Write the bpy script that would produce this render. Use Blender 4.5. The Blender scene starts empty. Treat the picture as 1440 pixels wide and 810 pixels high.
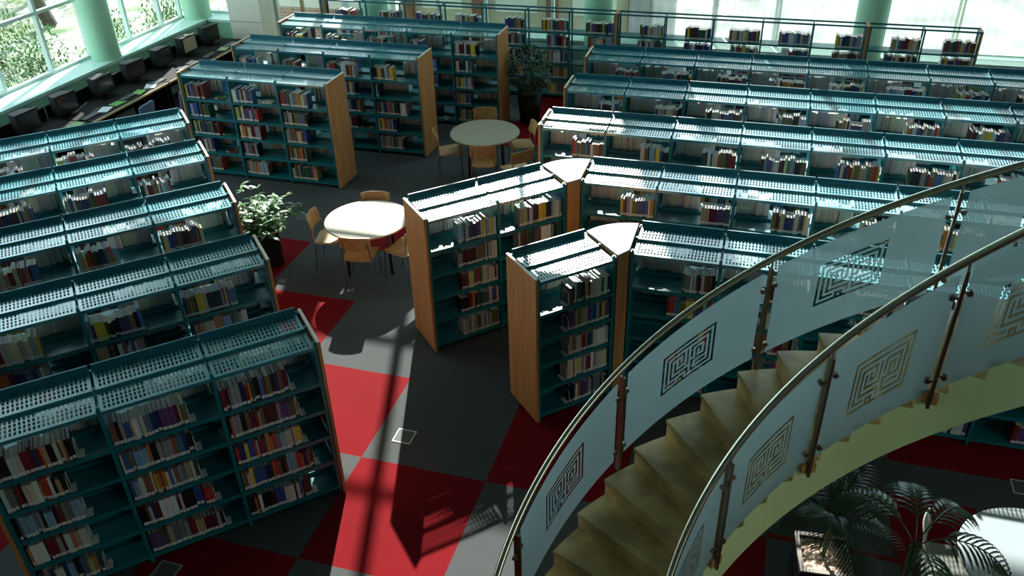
import bpy, math, random
from mathutils import Vector, Matrix
R = random.Random(7)
PI = math.pi
scn = bpy.context.scene
COL = scn.collection

# ------------------------------------------------------------------ helpers
class MB:
    def __init__(s): s.v = []; s.f = []; s.m = []; s.c = []
    def quad(s, pts, m=0, c=None):
        b = len(s.v); s.v += [tuple(p) for p in pts]; s.f.append(tuple(range(b, b + len(pts)))); s.m.append(m); s.c.append(c)
    def box(s, x0, x1, y0, y1, z0, z1, m=0, M=None, c=None):
        b = len(s.v)
        P = [(x0,y0,z0),(x1,y0,z0),(x1,y1,z0),(x0,y1,z0),(x0,y0,z1),(x1,y0,z1),(x1,y1,z1),(x0,y1,z1)]
        if M is not None: P = [tuple(M @ Vector(p)) for p in P]
        s.v += P
        for q in ((0,3,2,1),(4,5,6,7),(0,1,5,4),(1,2,6,5),(2,3,7,6),(3,0,4,7)):
            s.f.append(tuple(b + i for i in q)); s.m.append(m); s.c.append(c)
    def tube(s, path, r, n=8, m=0, cap=True):
        path = [Vector(p) for p in path]; b = len(s.v); k = len(path)
        rs = r if isinstance(r, (list, tuple)) else [r] * k
        prev = None
        for i, p in enumerate(path):
            t = (path[min(i+1,k-1)] - path[max(i-1,0)]).normalized()
            if prev is None:
                a = Vector((0,0,1)) if abs(t.z) < .9 else Vector((1,0,0))
                u = t.cross(a).normalized()
            else:
                u = (prev - t * prev.dot(t)).normalized()
            prev = u; w = t.cross(u)
            for j in range(n):
                a = 2*PI*j/n
                s.v.append(tuple(p + (u*math.cos(a) + w*math.sin(a)) * rs[i]))
        for i in range(k-1):
            for j in range(n):
                j2 = (j+1) % n
                s.f.append((b+i*n+j, b+i*n+j2, b+(i+1)*n+j2, b+(i+1)*n+j)); s.m.append(m); s.c.append(None)
        if cap:
            s.f.append(tuple(b+j for j in range(n))[::-1]); s.m.append(m); s.c.append(None)
            s.f.append(tuple(b+(k-1)*n+j for j in range(n))); s.m.append(m); s.c.append(None)
    def lathe(s, prof, cx=0, cy=0, n=32, m=0):
        b = len(s.v); k = len(prof)
        for r, z in prof:
            for j in range(n):
                a = 2*PI*j/n; s.v.append((cx + r*math.cos(a), cy + r*math.sin(a), z))
        for i in range(k-1):
            for j in range(n):
                j2 = (j+1) % n
                s.f.append((b+i*n+j, b+i*n+j2, b+(i+1)*n+j2, b+(i+1)*n+j)); s.m.append(m); s.c.append(None)
    def prism(s, poly, z0, z1, m=0, mtop=None):
        b = len(s.v); n = len(poly)
        s.v += [(x,y,z0) for x,y in poly] + [(x,y,z1) for x,y in poly]
        s.f.append(tuple(b+i for i in range(n))[::-1]); s.m.append(m); s.c.append(None)
        s.f.append(tuple(b+n+i for i in range(n))); s.m.append(m if mtop is None else mtop); s.c.append(None)
        for i in range(n):
            j = (i+1) % n
            s.f.append((b+i,b+j,b+n+j,b+n+i)); s.m.append(m); s.c.append(None)
    def mesh(s, name, mats, smooth=False):
        me = bpy.data.meshes.new(name); me.from_pydata(s.v, [], s.f)
        for m in (mats if isinstance(mats, (list, tuple)) else [mats]): me.materials.append(m)
        me.polygons.foreach_set('material_index', s.m)
        if any(c is not None for c in s.c):
            at = me.color_attributes.new('Col', 'FLOAT_COLOR', 'CORNER'); buf = []
            for p, c in zip(me.polygons, s.c):
                buf += list((c or (1,1,1)) + (1.0,)) * p.loop_total
            at.data.foreach_set('color', buf)
        if smooth: me.polygons.foreach_set('use_smooth', [True]*len(me.polygons))
        me.update(); return me
    def build(s, name, mats, parent=None, smooth=False, loc=None, rz=0):
        return link(name, s.mesh(name, mats, smooth), parent, loc, rz)

def link(name, me, parent=None, loc=None, rz=0):
    o = bpy.data.objects.new(name, me); COL.objects.link(o)
    if parent: o.parent = parent
    if loc is not None: o.location = loc
    if rz: o.rotation_euler = (0,0,rz)
    return o
def tag(o, label=None, cat=None, group=None, kind=None):
    if label: o['label'] = label
    if cat: o['category'] = cat
    if group: o['group'] = group
    if kind: o['kind'] = kind
    return o
def thing(name, label, cat, loc=(0,0,0), rz=0, group=None):
    o = bpy.data.objects.new(name, None); COL.objects.link(o)
    o.location = loc; o.rotation_euler = (0,0,rz); o.empty_display_size = .1
    return tag(o, label, cat, group)
def struct(name, mb, mats, **k):
    o = mb.build(name, mats, **k); o['kind'] = 'structure'; return o
def bevel(o, w=.004, seg=2):
    m = o.modifiers.new('bevel', 'BEVEL'); m.width = w; m.segments = seg; m.limit_method = 'ANGLE'
    return o

# ------------------------------------------------------------------ materials
def newmat(name):
    m = bpy.data.materials.new(name); m.use_nodes = True
    nt = m.node_tree; return m, nt, nt.nodes['Principled BSDF']
def pmat(name, col, rough=.5, metal=0, var=0, scale=8, spec=.5, col2=None, stretch=None, bump=0, coat=0):
    m, nt, b = newmat(name)
    b.inputs['Base Color'].default_value = (*col, 1); b.inputs['Roughness'].default_value = rough
    b.inputs['Metallic'].default_value = metal; b.inputs['Specular IOR Level'].default_value = spec
    if coat: b.inputs['Coat Weight'].default_value = coat; b.inputs['Coat Roughness'].default_value = .15
    if var or col2 or bump:
        tc = nt.nodes.new('ShaderNodeTexCoord'); no = nt.nodes.new('ShaderNodeTexNoise')
        no.inputs['Scale'].default_value = scale; no.inputs['Detail'].default_value = 4
        src = tc.outputs['Object']
        if stretch:
            mp = nt.nodes.new('ShaderNodeMapping'); mp.inputs['Scale'].default_value = stretch
            nt.links.new(src, mp.inputs[0]); src = mp.outputs[0]
        nt.links.new(src, no.inputs['Vector'])
        rp = nt.nodes.new('ShaderNodeValToRGB')
        c2 = col2 if col2 else tuple(max(0, c*(1-var)) for c in col)
        rp.color_ramp.elements[0].position = .35; rp.color_ramp.elements[1].position = .65
        rp.color_ramp.elements[0].color = (*c2, 1); rp.color_ramp.elements[1].color = (*col, 1)
        nt.links.new(no.outputs['Fac'], rp.inputs[0]); nt.links.new(rp.outputs[0], b.inputs['Base Color'])
        if bump:
            bp = nt.nodes.new('ShaderNodeBump'); bp.inputs['Strength'].default_value = bump; bp.inputs['Distance'].default_value = .01
            nt.links.new(no.outputs['Fac'], bp.inputs['Height']); nt.links.new(bp.outputs[0], b.inputs['Normal'])
    return m
TEAL = pmat('teal_painted_steel', (.003,.165,.20), .36, var=.12, scale=3, spec=.6)
TEALT = pmat('teal_perforated_steel', (.005,.21,.27), .32, var=.1, scale=3, spec=.8, coat=1)
TEALT.node_tree.nodes['Principled BSDF'].inputs['Coat IOR'].default_value = 1.75; TEALT.node_tree.nodes['Principled BSDF'].inputs['Coat Roughness'].default_value = .2
TEALR = pmat('teal_rail_steel', (.003,.13,.18), .45, var=.1, scale=3)
WOOD = pmat('beech_panel', (.58,.28,.10), .42, col2=(.44,.19,.065), scale=2.0, stretch=(9,9,.7))
EDGE = pmat('pale_edge_band', (.70,.62,.52), .4)
WHITE = pmat('white_laminate', (.36,.33,.30), .5, spec=.2, var=.04)
CREAM = pmat('speckled_cream_laminate', (.36,.32,.235), .45, spec=.25, col2=(.29,.26,.18), scale=60)
CHAIRW = pmat('chair_plywood', (.58,.33,.13), .4, col2=(.46,.24,.09), scale=3, stretch=(8,2,8))
STEEL = pmat('brushed_steel', (.45,.45,.45), .3, metal=1)
RAIL = pmat('polished_rail_steel', (.62,.58,.46), .22, metal=1, var=.1, scale=2)
POST = pmat('bronze_steel_post', (.30,.26,.19), .33, metal=1, var=.15, scale=6)
DARKM = pmat('dark_metal', (.03,.03,.035), .35, metal=.6)
PAPER = pmat('paper_pages', (.80,.78,.72), .8, var=.15, scale=90)
LABEL = pmat('white_spine_label', (.75,.75,.73), .5)
WIRE = pmat('white_wire', (.75,.77,.76), .35)
BLACK = pmat('black_plastic', (.010,.010,.012), .5, spec=.25)
BLACKD = pmat('black_lacquer_desk', (.008,.008,.008), .8, spec=.2)
GREENW = pmat('mint_wall_paint', (.28,.52,.38), .6, var=.05, scale=1)
GREENC = pmat('mint_column_paint', (.38,.68,.50), .55, var=.05, scale=1)
DIMW = pmat('dim_green_wall', (.10,.15,.13), .8)
SILLM = pmat('pale_mint_sill', (.52,.75,.68), .4, var=.08, scale=2)
FRAME = pmat('white_window_frame', (.62,.72,.70), .4)
STRG = pmat('pale_green_stringer', (.74,.90,.44), .5, var=.05, scale=2)
TREAD = pmat('ochre_stone_tread', (.62,.43,.17), .38, col2=(.36,.24,.09), scale=4, bump=.05)
TREAD.node_tree.nodes['Noise Texture'].inputs['Detail'].default_value = 9
BRICK, nt, b = newmat('brick_wall')
br = nt.nodes.new('ShaderNodeTexBrick'); tc = nt.nodes.new('ShaderNodeTexCoord'); mp = nt.nodes.new('ShaderNodeMapping')
mp.inputs['Rotation'].default_value = (PI/2, 0, 0); br.inputs['Scale'].default_value = 3
br.inputs['Color1'].default_value = (.36,.20,.15,1); br.inputs['Color2'].default_value = (.45,.27,.2,1); br.inputs['Mortar'].default_value = (.6,.55,.5,1)
nt.links.new(tc.outputs['Object'], mp.inputs[0]); nt.links.new(mp.outputs[0], br.inputs[0]); nt.links.new(br.outputs[0], b.inputs['Base Color'])
b.inputs['Roughness'].default_value = .9

def attrmat(name, rough):
    m, nt, b = newmat(name); a = nt.nodes.new('ShaderNodeAttribute'); a.attribute_name = 'Col'
    nt.links.new(a.outputs['Color'], b.inputs['Base Color']); b.inputs['Roughness'].default_value = rough; return m
BOOKS = attrmat('book_covers', .35)

def glassmat(name, col=(.92,.97,.95), gl=.08):
    m = bpy.data.materials.new(name); m.use_nodes = True; nt = m.node_tree; nt.nodes.clear()
    o = nt.nodes.new('ShaderNodeOutputMaterial'); t = nt.nodes.new('ShaderNodeBsdfTransparent'); g = nt.nodes.new('ShaderNodeBsdfGlossy')
    mx = nt.nodes.new('ShaderNodeMixShader'); mx.inputs[0].default_value = gl
    t.inputs[0].default_value = (*col, 1); g.inputs['Roughness'].default_value = .03
    nt.links.new(t.outputs[0], mx.inputs[1]); nt.links.new(g.outputs[0], mx.inputs[2]); nt.links.new(mx.outputs[0], o.inputs[0]); return m
PANE = glassmat('window_glass')
CLEAR = glassmat('clear_glass_line', (.80,.88,.86), .05)
def translmat(name, col, tcol, ftrans, ftransp=0., gl=.05, var=None, rough=.25):
    m = bpy.data.materials.new(name); m.use_nodes = True; nt = m.node_tree; nt.nodes.clear()
    o = nt.nodes.new('ShaderNodeOutputMaterial'); d = nt.nodes.new('ShaderNodeBsdfDiffuse'); t = nt.nodes.new('ShaderNodeBsdfTranslucent')
    d.inputs[0].default_value = (*col, 1); t.inputs[0].default_value = (*tcol, 1)
    m1 = nt.nodes.new('ShaderNodeMixShader'); m1.inputs[0].default_value = ftrans
    nt.links.new(d.outputs[0], m1.inputs[1]); nt.links.new(t.outputs[0], m1.inputs[2])
    g = nt.nodes.new('ShaderNodeBsdfGlossy'); g.inputs['Roughness'].default_value = rough
    m2 = nt.nodes.new('ShaderNodeMixShader'); m2.inputs[0].default_value = gl
    nt.links.new(m1.outputs[0], m2.inputs[1]); nt.links.new(g.outputs[0], m2.inputs[2])
    tr = nt.nodes.new('ShaderNodeBsdfTransparent'); m3 = nt.nodes.new('ShaderNodeMixShader'); m3.inputs[0].default_value = ftransp
    nt.links.new(m2.outputs[0], m3.inputs[1]); nt.links.new(tr.outputs[0], m3.inputs[2]); nt.links.new(m3.outputs[0], o.inputs[0])
    if var:
        tcn = nt.nodes.new('ShaderNodeTexCoord'); w = nt.nodes.new('ShaderNodeTexNoise'); mpn = nt.nodes.new('ShaderNodeMapping')
        mpn.inputs['Scale'].default_value = var[0]; w.inputs['Scale'].default_value = var[1]; w.inputs['Detail'].default_value = 5
        nt.links.new(tcn.outputs['Object'], mpn.inputs[0]); nt.links.new(mpn.outputs[0], w.inputs['Vector'])
        rp = nt.nodes.new('ShaderNodeValToRGB'); rp.color_ramp.elements[0].position = .3; rp.color_ramp.elements[1].position = .7
        rp.color_ramp.elements[0].color = tuple(x*var[2] for x in tcol) + (1,); rp.color_ramp.elements[1].color = (*tcol, 1)
        nt.links.new(w.outputs['Fac'], rp.inputs[0]); nt.links.new(rp.outputs[0], t.inputs[0])
    return m
FROST = translmat('frosted_glass', (.36,.52,.54), (.42,.56,.58), .5, .08, .06, ((1,1,1), 1.2, .85))
BLIND = translmat('sheer_blind', (.62,.66,.67), (.50,.55,.56), .55, .12, 0., ((1,1,2.5), 1.1, .45))  # noise darkens the cloth colour for texture and painted tree shadows

# carpet: large checkerboard of red and charcoal squares
TS, TX, TY = 1.374, -2.153, 5.839
CARPET, nt, b = newmat('checkered_carpet')
N = nt.nodes; L = nt.links
tc = N.new('ShaderNodeTexCoord'); sx = N.new('ShaderNodeSeparateXYZ'); L.new(tc.outputs['Object'], sx.inputs[0])
def mth(op, a, bb=None, cc=None):
    n = N.new('ShaderNodeMath'); n.operation = op
    for i, v in enumerate((a, bb, cc)):
        if v is None: continue
        if isinstance(v, (int, float)): n.inputs[i].default_value = v
        else: L.new(v, n.inputs[i])
    return n.outputs[0]
fx = mth('FLOOR', mth('DIVIDE', mth('SUBTRACT', sx.outputs[0], TX), TS)); fy = mth('FLOOR', mth('DIVIDE', mth('SUBTRACT', sx.outputs[1], TY), TS))
par = mth('PINGPONG', mth('ADD', fx, fy), 1.0)          # 0 on red squares
red = mth('SUBTRACT', 1.0, par)
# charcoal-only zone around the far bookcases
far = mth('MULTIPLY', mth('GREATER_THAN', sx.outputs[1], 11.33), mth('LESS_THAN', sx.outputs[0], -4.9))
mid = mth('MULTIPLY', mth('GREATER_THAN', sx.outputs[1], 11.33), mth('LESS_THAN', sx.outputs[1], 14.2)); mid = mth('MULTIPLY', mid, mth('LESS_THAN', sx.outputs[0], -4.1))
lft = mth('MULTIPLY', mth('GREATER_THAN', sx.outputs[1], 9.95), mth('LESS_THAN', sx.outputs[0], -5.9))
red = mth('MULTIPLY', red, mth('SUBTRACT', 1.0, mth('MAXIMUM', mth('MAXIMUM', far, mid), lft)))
def rect(x0,x1,y0,y1):
    a = mth('MULTIPLY', mth('GREATER_THAN', sx.outputs[0], x0), mth('LESS_THAN', sx.outputs[0], x1))
    return mth('MULTIPLY', a, mth('MULTIPLY', mth('GREATER_THAN', sx.outputs[1], y0), mth('LESS_THAN', sx.outputs[1], y1)))
def cell(i, j): return rect(TX+i*TS, TX+(i+1)*TS, TY+j*TS, TY+(j+1)*TS)
for g_ in (cell(-1,1), cell(-2,2), rect(1.55,5,6.72,7.2), rect(2.5,5,4,6.72), rect(-.8,1.7,5.9,9)): red = mth('MULTIPLY', red, mth('SUBTRACT', 1.0, g_))
for g_ in (rect(-4.6,-2.95,14.3,17.8), rect(1.75,5,7.2,7.6), rect(1.75,2.5,5,6.72)): red = mth('MAXIMUM', red, g_)
no = N.new('ShaderNodeTexNoise'); no.inputs['Scale'].default_value = 140; no.inputs['Detail'].default_value = 3; L.new(tc.outputs['Object'], no.inputs[0])
no2 = N.new('ShaderNodeTexNoise'); no2.inputs['Scale'].default_value = 1.5; L.new(tc.outputs['Object'], no2.inputs[0])
mx = N.new('ShaderNodeMix'); mx.data_type = 'RGBA'; L.new(red, mx.inputs[0])
mx.inputs[6].default_value = (.082,.088,.092,1); mx.inputs[7].default_value = (.20,.008,.012,1)
br_ = mth('ADD', mth('MULTIPLY', no.outputs['Fac'], .45), mth('ADD', mth('MULTIPLY', no2.outputs['Fac'], .2), .66))
mm = N.new('ShaderNodeMix'); mm.data_type = 'RGBA'; mm.blend_type = 'MULTIPLY'; mm.inputs[0].default_value = 1
L.new(mx.outputs[2], mm.inputs[6]); L.new(br_, mm.inputs[7]); L.new(mm.outputs[2], b.inputs['Base Color'])
b.inputs['Roughness'].default_value = .85; b.inputs['Specular IOR Level'].default_value = .05

# ------------------------------------------------------------------ room shell
XW, YW = -13.1, 17.85            # faces of the low walls below the sills
XG, YG = -13.75, 18.4            # glass planes
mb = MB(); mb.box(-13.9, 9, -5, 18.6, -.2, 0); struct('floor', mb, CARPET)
mb = MB(); mb.box(-14.2, 9.2, -5.2, 19.0, 9.3, 9.5); struct('ceiling', mb, pmat('ceiling_paint', (.16,.18,.17), .8))
mb = MB(); mb.box(9, 9.2, -5, 18.6, 0, 9.3); struct('wall_right', mb, DIMW)
mb = MB(); mb.box(-13.9, 9.2, -5.2, -5, 0, 9.3); struct('wall_back', mb, DIMW)
# left wall: low wall, sill, band and top
mb = MB(); mb.box(XG-.1, XW, -5, 18.3, 0, .94); mb.box(XG-.15, XG+.15, -5, 18.6, 4.4, 4.9); mb.box(XG-.15, XG+.1, -5, 18.6, 8.55, 9.3); mb.box(XG-.15, XG+.1, -5, 4, 4.9, 8.55)
struct('wall_left', mb, GREENW)
mb = MB(); mb.box(XG-.1, XW+.03, -5, 17.85, .94, 1.0); struct('trim_1', mb, SILLM)
# far wall
mb = MB(); mb.box(XW-.6, -12.35, YW, YG+.1, 0, .94); mb.box(-9.55, 9, YW, YG+.1, 0, .94)
mb.box(-13.9, -2.9, YG-.12, YG+.15, 4.4, 5.6); mb.box(-2.9, 9, YG-.12, YG+.15, 4.4, 4.7); mb.box(-13.9, 9, YG-.1, YG+.15, 8.55, 9.3); struct('wall_far', mb, GREENW)  # unseen upper bands and openings, shaped to place the sun patches
mb = MB(); mb.box(XG, -12.35, YW-.03, YG+.1, .94, 1.0); mb.box(-9.55, 9, YW-.03, YG+.1, .94, 1.0); struct('trim_2', mb, SILLM)
# left windows: frames with panes between columns
def window_x(name, y0, y1, muls, z0=1.0, z1=4.4, bars=(2.2,)):
    mb = MB()
    for y in [y0+.035] + list(muls) + [y1-.035]: mb.box(XG-.05, XG+.05, y-.035, y+.035, z0, z1)
    for z in [z0+.03, z1-.03] + list(bars): mb.box(XG-.045, XG+.045, y0, y1, z-.03, z+.03)
    o = struct(name, mb, FRAME)
    g = MB(); g.quad([(XG,y0,z0),(XG,y1,z0),(XG,y1,z1),(XG,y0,z1)]); g.build('pane', PANE, o)
def window_y(name, x0, x1, muls, z0=1.0, z1=4.4, bars=(2.6,), w=.035):
    mb = MB()
    for x in [x0+w] + list(muls) + [x1-w]: mb.box(x-w, x+w, YG-.05, YG+.05, z0, z1)
    for z in [z0+.03, z1-.03] + list(bars): mb.box(x0, x1, YG-.045, YG+.045, z-.03, z+.03)
    o = struct(name, mb, FRAME)
    g = MB(); g.quad([(x0,YG,z0),(x1,YG,z0),(x1,YG,z1),(x0,YG,z1)]); g.build('pane', PANE, o)
window_x('window_1', -5, 8.4, (-2, 1, 3.5, 6)); window_x('window_2', 8.4, 14.6, (9.7, 10.9, 12.18, 13.43)); window_x('window_3', 14.6, 18.3, (15.85, 17.0, 17.75))
window_x('window_4', 4, 18.4, (6.5,9,11.5,14,16.5), 4.9, 8.55, (6.4,7.6))
window_y('window_5', -13.75, -12.35, ()); window_y('window_6', -9.6, -3.45, (-8.4,-7.27,-6.15,-4.6)); window_y('window_7', -3.45, 1.9, (-2.45,-1.15,.1)); window_y('window_8', 1.9, 9, (3.45, 5.1, 7))
window_y('window_10', -2.9, 9, (-.8,.8,2.4,4,5.6,7.2), 4.7, 8.55, (6.25,7.7), w=.055)
window_y('window_9', -13.7, -2.9, (-12,-10.4,-8.8,-7.27,-5.6,-4), 5.6, 8.55, (6.25,7.7), w=.055)
# round columns (setting)
for i, (x, y, r, z0) in enumerate([(-13.38,14.6,.30,.9),(-13.4,17.95,.32,.9),(-8.66,17.95,.30,0),(-3.5,17.95,.30,0),(1.88,17.95,.30,0),(-13.38,8.3,.3,.9),(7.2,17.95,.3,0)]):
    mb = MB(); mb.lathe([(r,z0),(r,9.3)], x, y, 40); struct('trim_%d' % (i+3), mb, GREENC, smooth=True)
# cream pier and glazed door with brass bar
mb = MB(); mb.box(-12.35,-11.5, 17.7,18.5,0,4.4); struct('trim_10', mb, pmat('cream_pier', (.88,.82,.76), .6, var=.04))
mb = MB(); mb.box(-12.352,-11.498,17.692,17.7,1.02,1.03); struct('trim_11', mb, pmat('joint_line', (.35,.3,.27), .8))
mb = MB()
for x in (-11.46,-9.64): mb.box(x-.04,x+.04,YG-.05,YG+.05,0,4.4)
mb.box(-11.5,-9.6,YG-.05,YG+.05,0,.08); mb.box(-11.5,-9.6,YG-.05,YG+.05,2.4,2.5)
o = struct('door_1', mb, FRAME)
g = MB(); g.quad([(-11.46,YG,0),(-9.64,YG,0),(-9.64,YG,4.4),(-11.46,YG,4.4)]); g.build('pane', PANE, o)
g = MB(); g.box(-10.75,-10.67,YG-.12,YG-.06,.05,4.4); g.build('pull_bar', pmat('brass', (.85,.68,.35), .25, metal=.8), o)
# blinds on the right far windows
for i, (x0, x1) in enumerate([(-2.9,-1.2),(-1.12,.06),(.14,1.62),(2.15,3.42),(3.5,5.05),(5.15,6.95)]):
    mb = MB(); n = 26
    for j in range(n):
        xa = x0+(x1-x0)*j/n; xb = x0+(x1-x0)*(j+1)/n
        da = .012*math.sin(j*1.9); db = .012*math.sin((j+1)*1.9)
        mb.quad([(xa,YG-.14+da,1.06),(xb,YG-.14+db,1.06),(xb,YG-.14+db,4.35),(xa,YG-.14+da,4.35)])
    pos = ['just right of the window column behind the long back shelf','second from the left end','left of the right green column','right of the right green column','above the right end of the back shelf','in the far right corner window']
    t = thing('window_blind', 'white sheer blind, ' + pos[i], 'blind', (0,0,0), 0, 'sheer blinds in the far windows')
    mb.build('blind_fabric', BLIND, t, smooth=True)
    mb = MB(); mb.box(x0,x1,YG-.155,YG-.125,1.04,1.07); mb.build('bottom_bar', FRAME, t)

# ------------------------------------------------------------------ bookcases
B, D, H = .9, .60, 1.80
SZ = (.10, .44, .76, 1.08, 1.40)
# perforated top of one bay: two strips with rows of slots
def perf_strip(mb, x0, x1, y0, y1, z, nx, ny, hx=.5, hy=.62, sl=0.):
    xs = [x0]; px = (x1-x0-.05)/nx
    for i in range(nx): a = x0+.025+px*(i+.5-hx/2); xs += [a, a+px*hx]
    xs.append(x1); ys = [y0]; py = (y1-y0-.05)/ny
    for j in range(ny): a = y0+.025+py*(j+.5-hy/2); ys += [a, a+py*hy]
    ys.append(y1); b = len(mb.v); W = len(xs)
    for yv in ys:
        for xv in xs: mb.v.append((xv, yv, z + sl*(yv-y0)))
    for j in range(len(ys)-1):
        for i in range(W-1):
            if i % 2 == 1 and j % 2 == 1: continue
            mb.f.append((b+j*W+i, b+j*W+i+1, b+(j+1)*W+i+1, b+(j+1)*W+i)); mb.m.append(0); mb.c.append(None)
mb = MB()
perf_strip(mb, .012, B-.012, .0, .275, H+.005, 24, 4, .52, .72, sl=.01); perf_strip(mb, .012, B-.012, .286, .57, H+.034, 24, 4, .52, .72, sl=.01)
mb.box(.012,B-.012,-.004,.0,H-.03,H+.0049); mb.box(.012,B-.012,.2825,.2859,H-.01,H+.034)
ME_TOP = mb.mesh('perforated_top', TEALT)
mb = MB(); mb.box(.012,B-.012,.575,.59,H-.03,H+.098); ME_RAIL = mb.mesh('top_rail', TEALR)
mb = MB(); mb.box(.012,B-.012,.012,.588,-.012,0); mb.box(.012,B-.012,.006,.012,-.04,.0); mb.box(.012,B-.012,.588,.594,-.04,.0)
mb.box(.012,B-.012,.29,.31,0,.03); ME_SHELF = mb.mesh('shelf', TEAL)
mb = MB(); mb.box(-.006,.006,.02,.58,.05,H-.02)
for y in (.0,.555): mb.box(-.016,.016,y,y+.045,.03,H+.03)
for y in (.02,.575): mb.tube([(0,y,0),(0,y,.04)], .018, 8)
for y in (.022,.3,.577): mb.tube([(0,y,H+.0),(0,y,H+.045)], .012, 8)
ME_UP = mb.mesh('upright', TEAL)
mb = MB(); mb.box(-.028,0,-.01,D+.01,.02,H+.045)
mb.box(-.0285,.0,-.0105,D+.0105,H+.045,H+.052,1); mb.box(-.029,.001,-.016,-.01,.02,H+.05,0); mb.box(-.02,-.008,.1,.14,0,.02,0); mb.box(-.02,-.008,.46,.5,0,.02,0)
ME_END = mb.mesh('end_panel', [WOOD, EDGE])

def bookcase(x, y, rz, n, label, left=True, right=True, group='teal double sided steel bookcases'):
    t = thing('bookcase', label, 'bookcase', (x, y, 0), rz, group)
    for i in range(n+1): link('upright', ME_UP, t, (i*B,0,0))
    for i in range(n):
        for z in SZ: link('shelf', ME_SHELF, t, (i*B,0,z))
        link('perforated_top', ME_TOP, t, (i*B,0,0)); link('top_rail', ME_RAIL, t, (i*B,0,0))
    if left: link('end_panel', ME_END, t, (-.018,0,0))
    if right: link('end_panel', ME_END, t, (n*B+.046,0,0))
    return t
A45 = .7745
CASES = {
 'L5': (-5.43, 3.43, A45, 3), 'L4': (-6.632,4.63,A45,3), 'L3': (-7.706,5.738,A45,3), 'L2': (-8.813,6.852,A45,3), 'L1': (-9.80,7.86,A45,3),
 'C1': (-3.40,7.80,A45,2), 'C2': (-1.85,6.85,A45,1),
 'R5': (-1.06,7.64,0,7), 'R4': (-1.93,9.22,0,8), 'R3': (-2.87,10.84,0,9), 'R2': (-2.885,12.41,0,9), 'R1': (-2.905,14.03,0,9),
 'T1': (-9.40,11.76,0,3), 'T2': (-9.36,13.36,0,4), 'T3': (-9.33,15.0,0,5)}
DESC = {
 'L5': 'teal three-bay bookcase nearest the camera at lower left, five shelves of books in view', 'L4': 'teal three-bay angled bookcase directly behind the nearest one on the left',
 'L3': 'teal angled bookcase, third back on the left, its end beside the planter', 'L2': 'teal angled bookcase, fourth back on the left', 'L1': 'teal angled bookcase on the left closest to the computer desk',
 'C1': 'two-bay angled teal bookcase with wooden end beside the sunlit round table', 'C2': 'single-bay angled teal bookcase with wooden end in front of the staircase',
 'R5': 'long teal bookcase on the right passing behind the frosted stair glass', 'R4': 'long teal bookcase on the right, joined to the two-bay angled case',
 'R3': 'long teal bookcase on the right, third counting from the stair', 'R2': 'long teal bookcase on the right, fourth counting from the stair', 'R1': 'long teal bookcase on the right, farthest double sided one before the window shelf',
 'T1': 'three-bay teal bookcase with beech end panel, nearest of the upper left group', 'T2': 'four-bay teal bookcase with beech end panel, middle of the upper left group', 'T3': 'five-bay teal bookcase with beech end panel, farthest of the upper left group'}
for k, (x, y, rz, n) in CASES.items():
    bookcase(x, y, rz, n, DESC[k], left=k not in ('R5','R4'), right=k not in ('C1','C2'))

# single sided run along the far windows, open backs
D0 = .30
def wallcase(x, y, n, label):
    t = thing('window_bookcase', label, 'bookcase', (x,y,0), 0, 'single sided bookcases under the far windows')
    bb = .925
    for i in range(n+1):
        mb = MB()
        for yy in (0,D0-.03): mb.box(-.015,.015,yy,yy+.03,0,H+.03)
        mb.box(-.01,.01,0,D0,H-.01,H+.02); mb.box(-.01,.01,0,D0,.05,.09)
        mb.build('upright', TEAL, t, loc=(i*bb,0,0))
    for i in range(n):
        for z in SZ:
            mb = MB(); mb.box(.015,bb-.015,0,D0,-.012,0); mb.box(.015,bb-.015,-.004,0,-.035,.0); mb.build('shelf', TEAL, t, loc=(i*bb,0,z))
        mb = MB(); mb.box(.015,bb-.015,0,.025,H,H+.03); mb.box(.015,bb-.015,D0-.025,D0,H,H+.03); mb.build('top_rail', TEALR, t, loc=(i*bb,0,0))
    for xx in (-.03, n*bb+.02):
        mb = MB(); mb.box(xx-.012,xx+.012,-.01,D0+.01,0,H+.04); mb.build('end_panel', WOOD, t)
    return bb
Y0 = 16.95
WC = [(-9.45,7,'teal open-backed bookcase run under the far windows, left stretch behind the dark potted shrub'),(-2.90,5,'teal open-backed bookcase run under the far windows, middle stretch below the blinds'),(1.80,2,'short teal open-backed bookcase under the far windows, right of the green column')]
for x, n, l in WC: wallcase(x, Y0, n, l)

# corner units joining angled cases with straight rows
def corner_unit(c, r, label):
    cx, cy, a, n = CASES[c]; ux, uy = math.cos(a), math.sin(a)
    P1 = Vector((cx+ux*n*B+ux*.03, cy+uy*n*B+uy*.03)); Q1 = P1 + Vector((-uy, ux))*D
    P2 = Vector((CASES[r][0]-.03, CASES[r][1])); Q2 = P2 + Vector((0,D))
    t = thing('corner_cabinet', label, 'cabinet', ((P1.x+P2.x)/2,(P1.y+P2.y)/2,0))
    O = Vector((t.location.x,t.location.y))
    # arc
    C = (P1+P2)/2; arc = []
    a1 = math.atan2(*(Q1-C).yx); a2 = math.atan2(*(Q2-C).yx); r1 = (Q1-C).length; r2 = (Q2-C).length
    for i in range(17):
        f = i/16; aa = a1+(a2-a1)*f; rr = r1+(r2-r1)*f; arc.append(C+Vector((math.cos(aa),math.sin(aa)))*rr)
    poly = [tuple(p-O) for p in [P1,P2]+arc[::-1]]
    mb = MB(); mb.prism(poly, H+.02, H+.05); mb.build('top', WHITE, t)
    mb = MB(); mb.prism([(x*.97,y*.97+.006) for x,y in poly], .0, H+.02); mb.build('body', WOOD, t)
corner_unit('C1','R4','white topped wedge cabinet joining the two-bay angled case to the straight row')
corner_unit('C2','R5','white topped wedge cabinet joining the single-bay angled case to the straight row')

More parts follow.
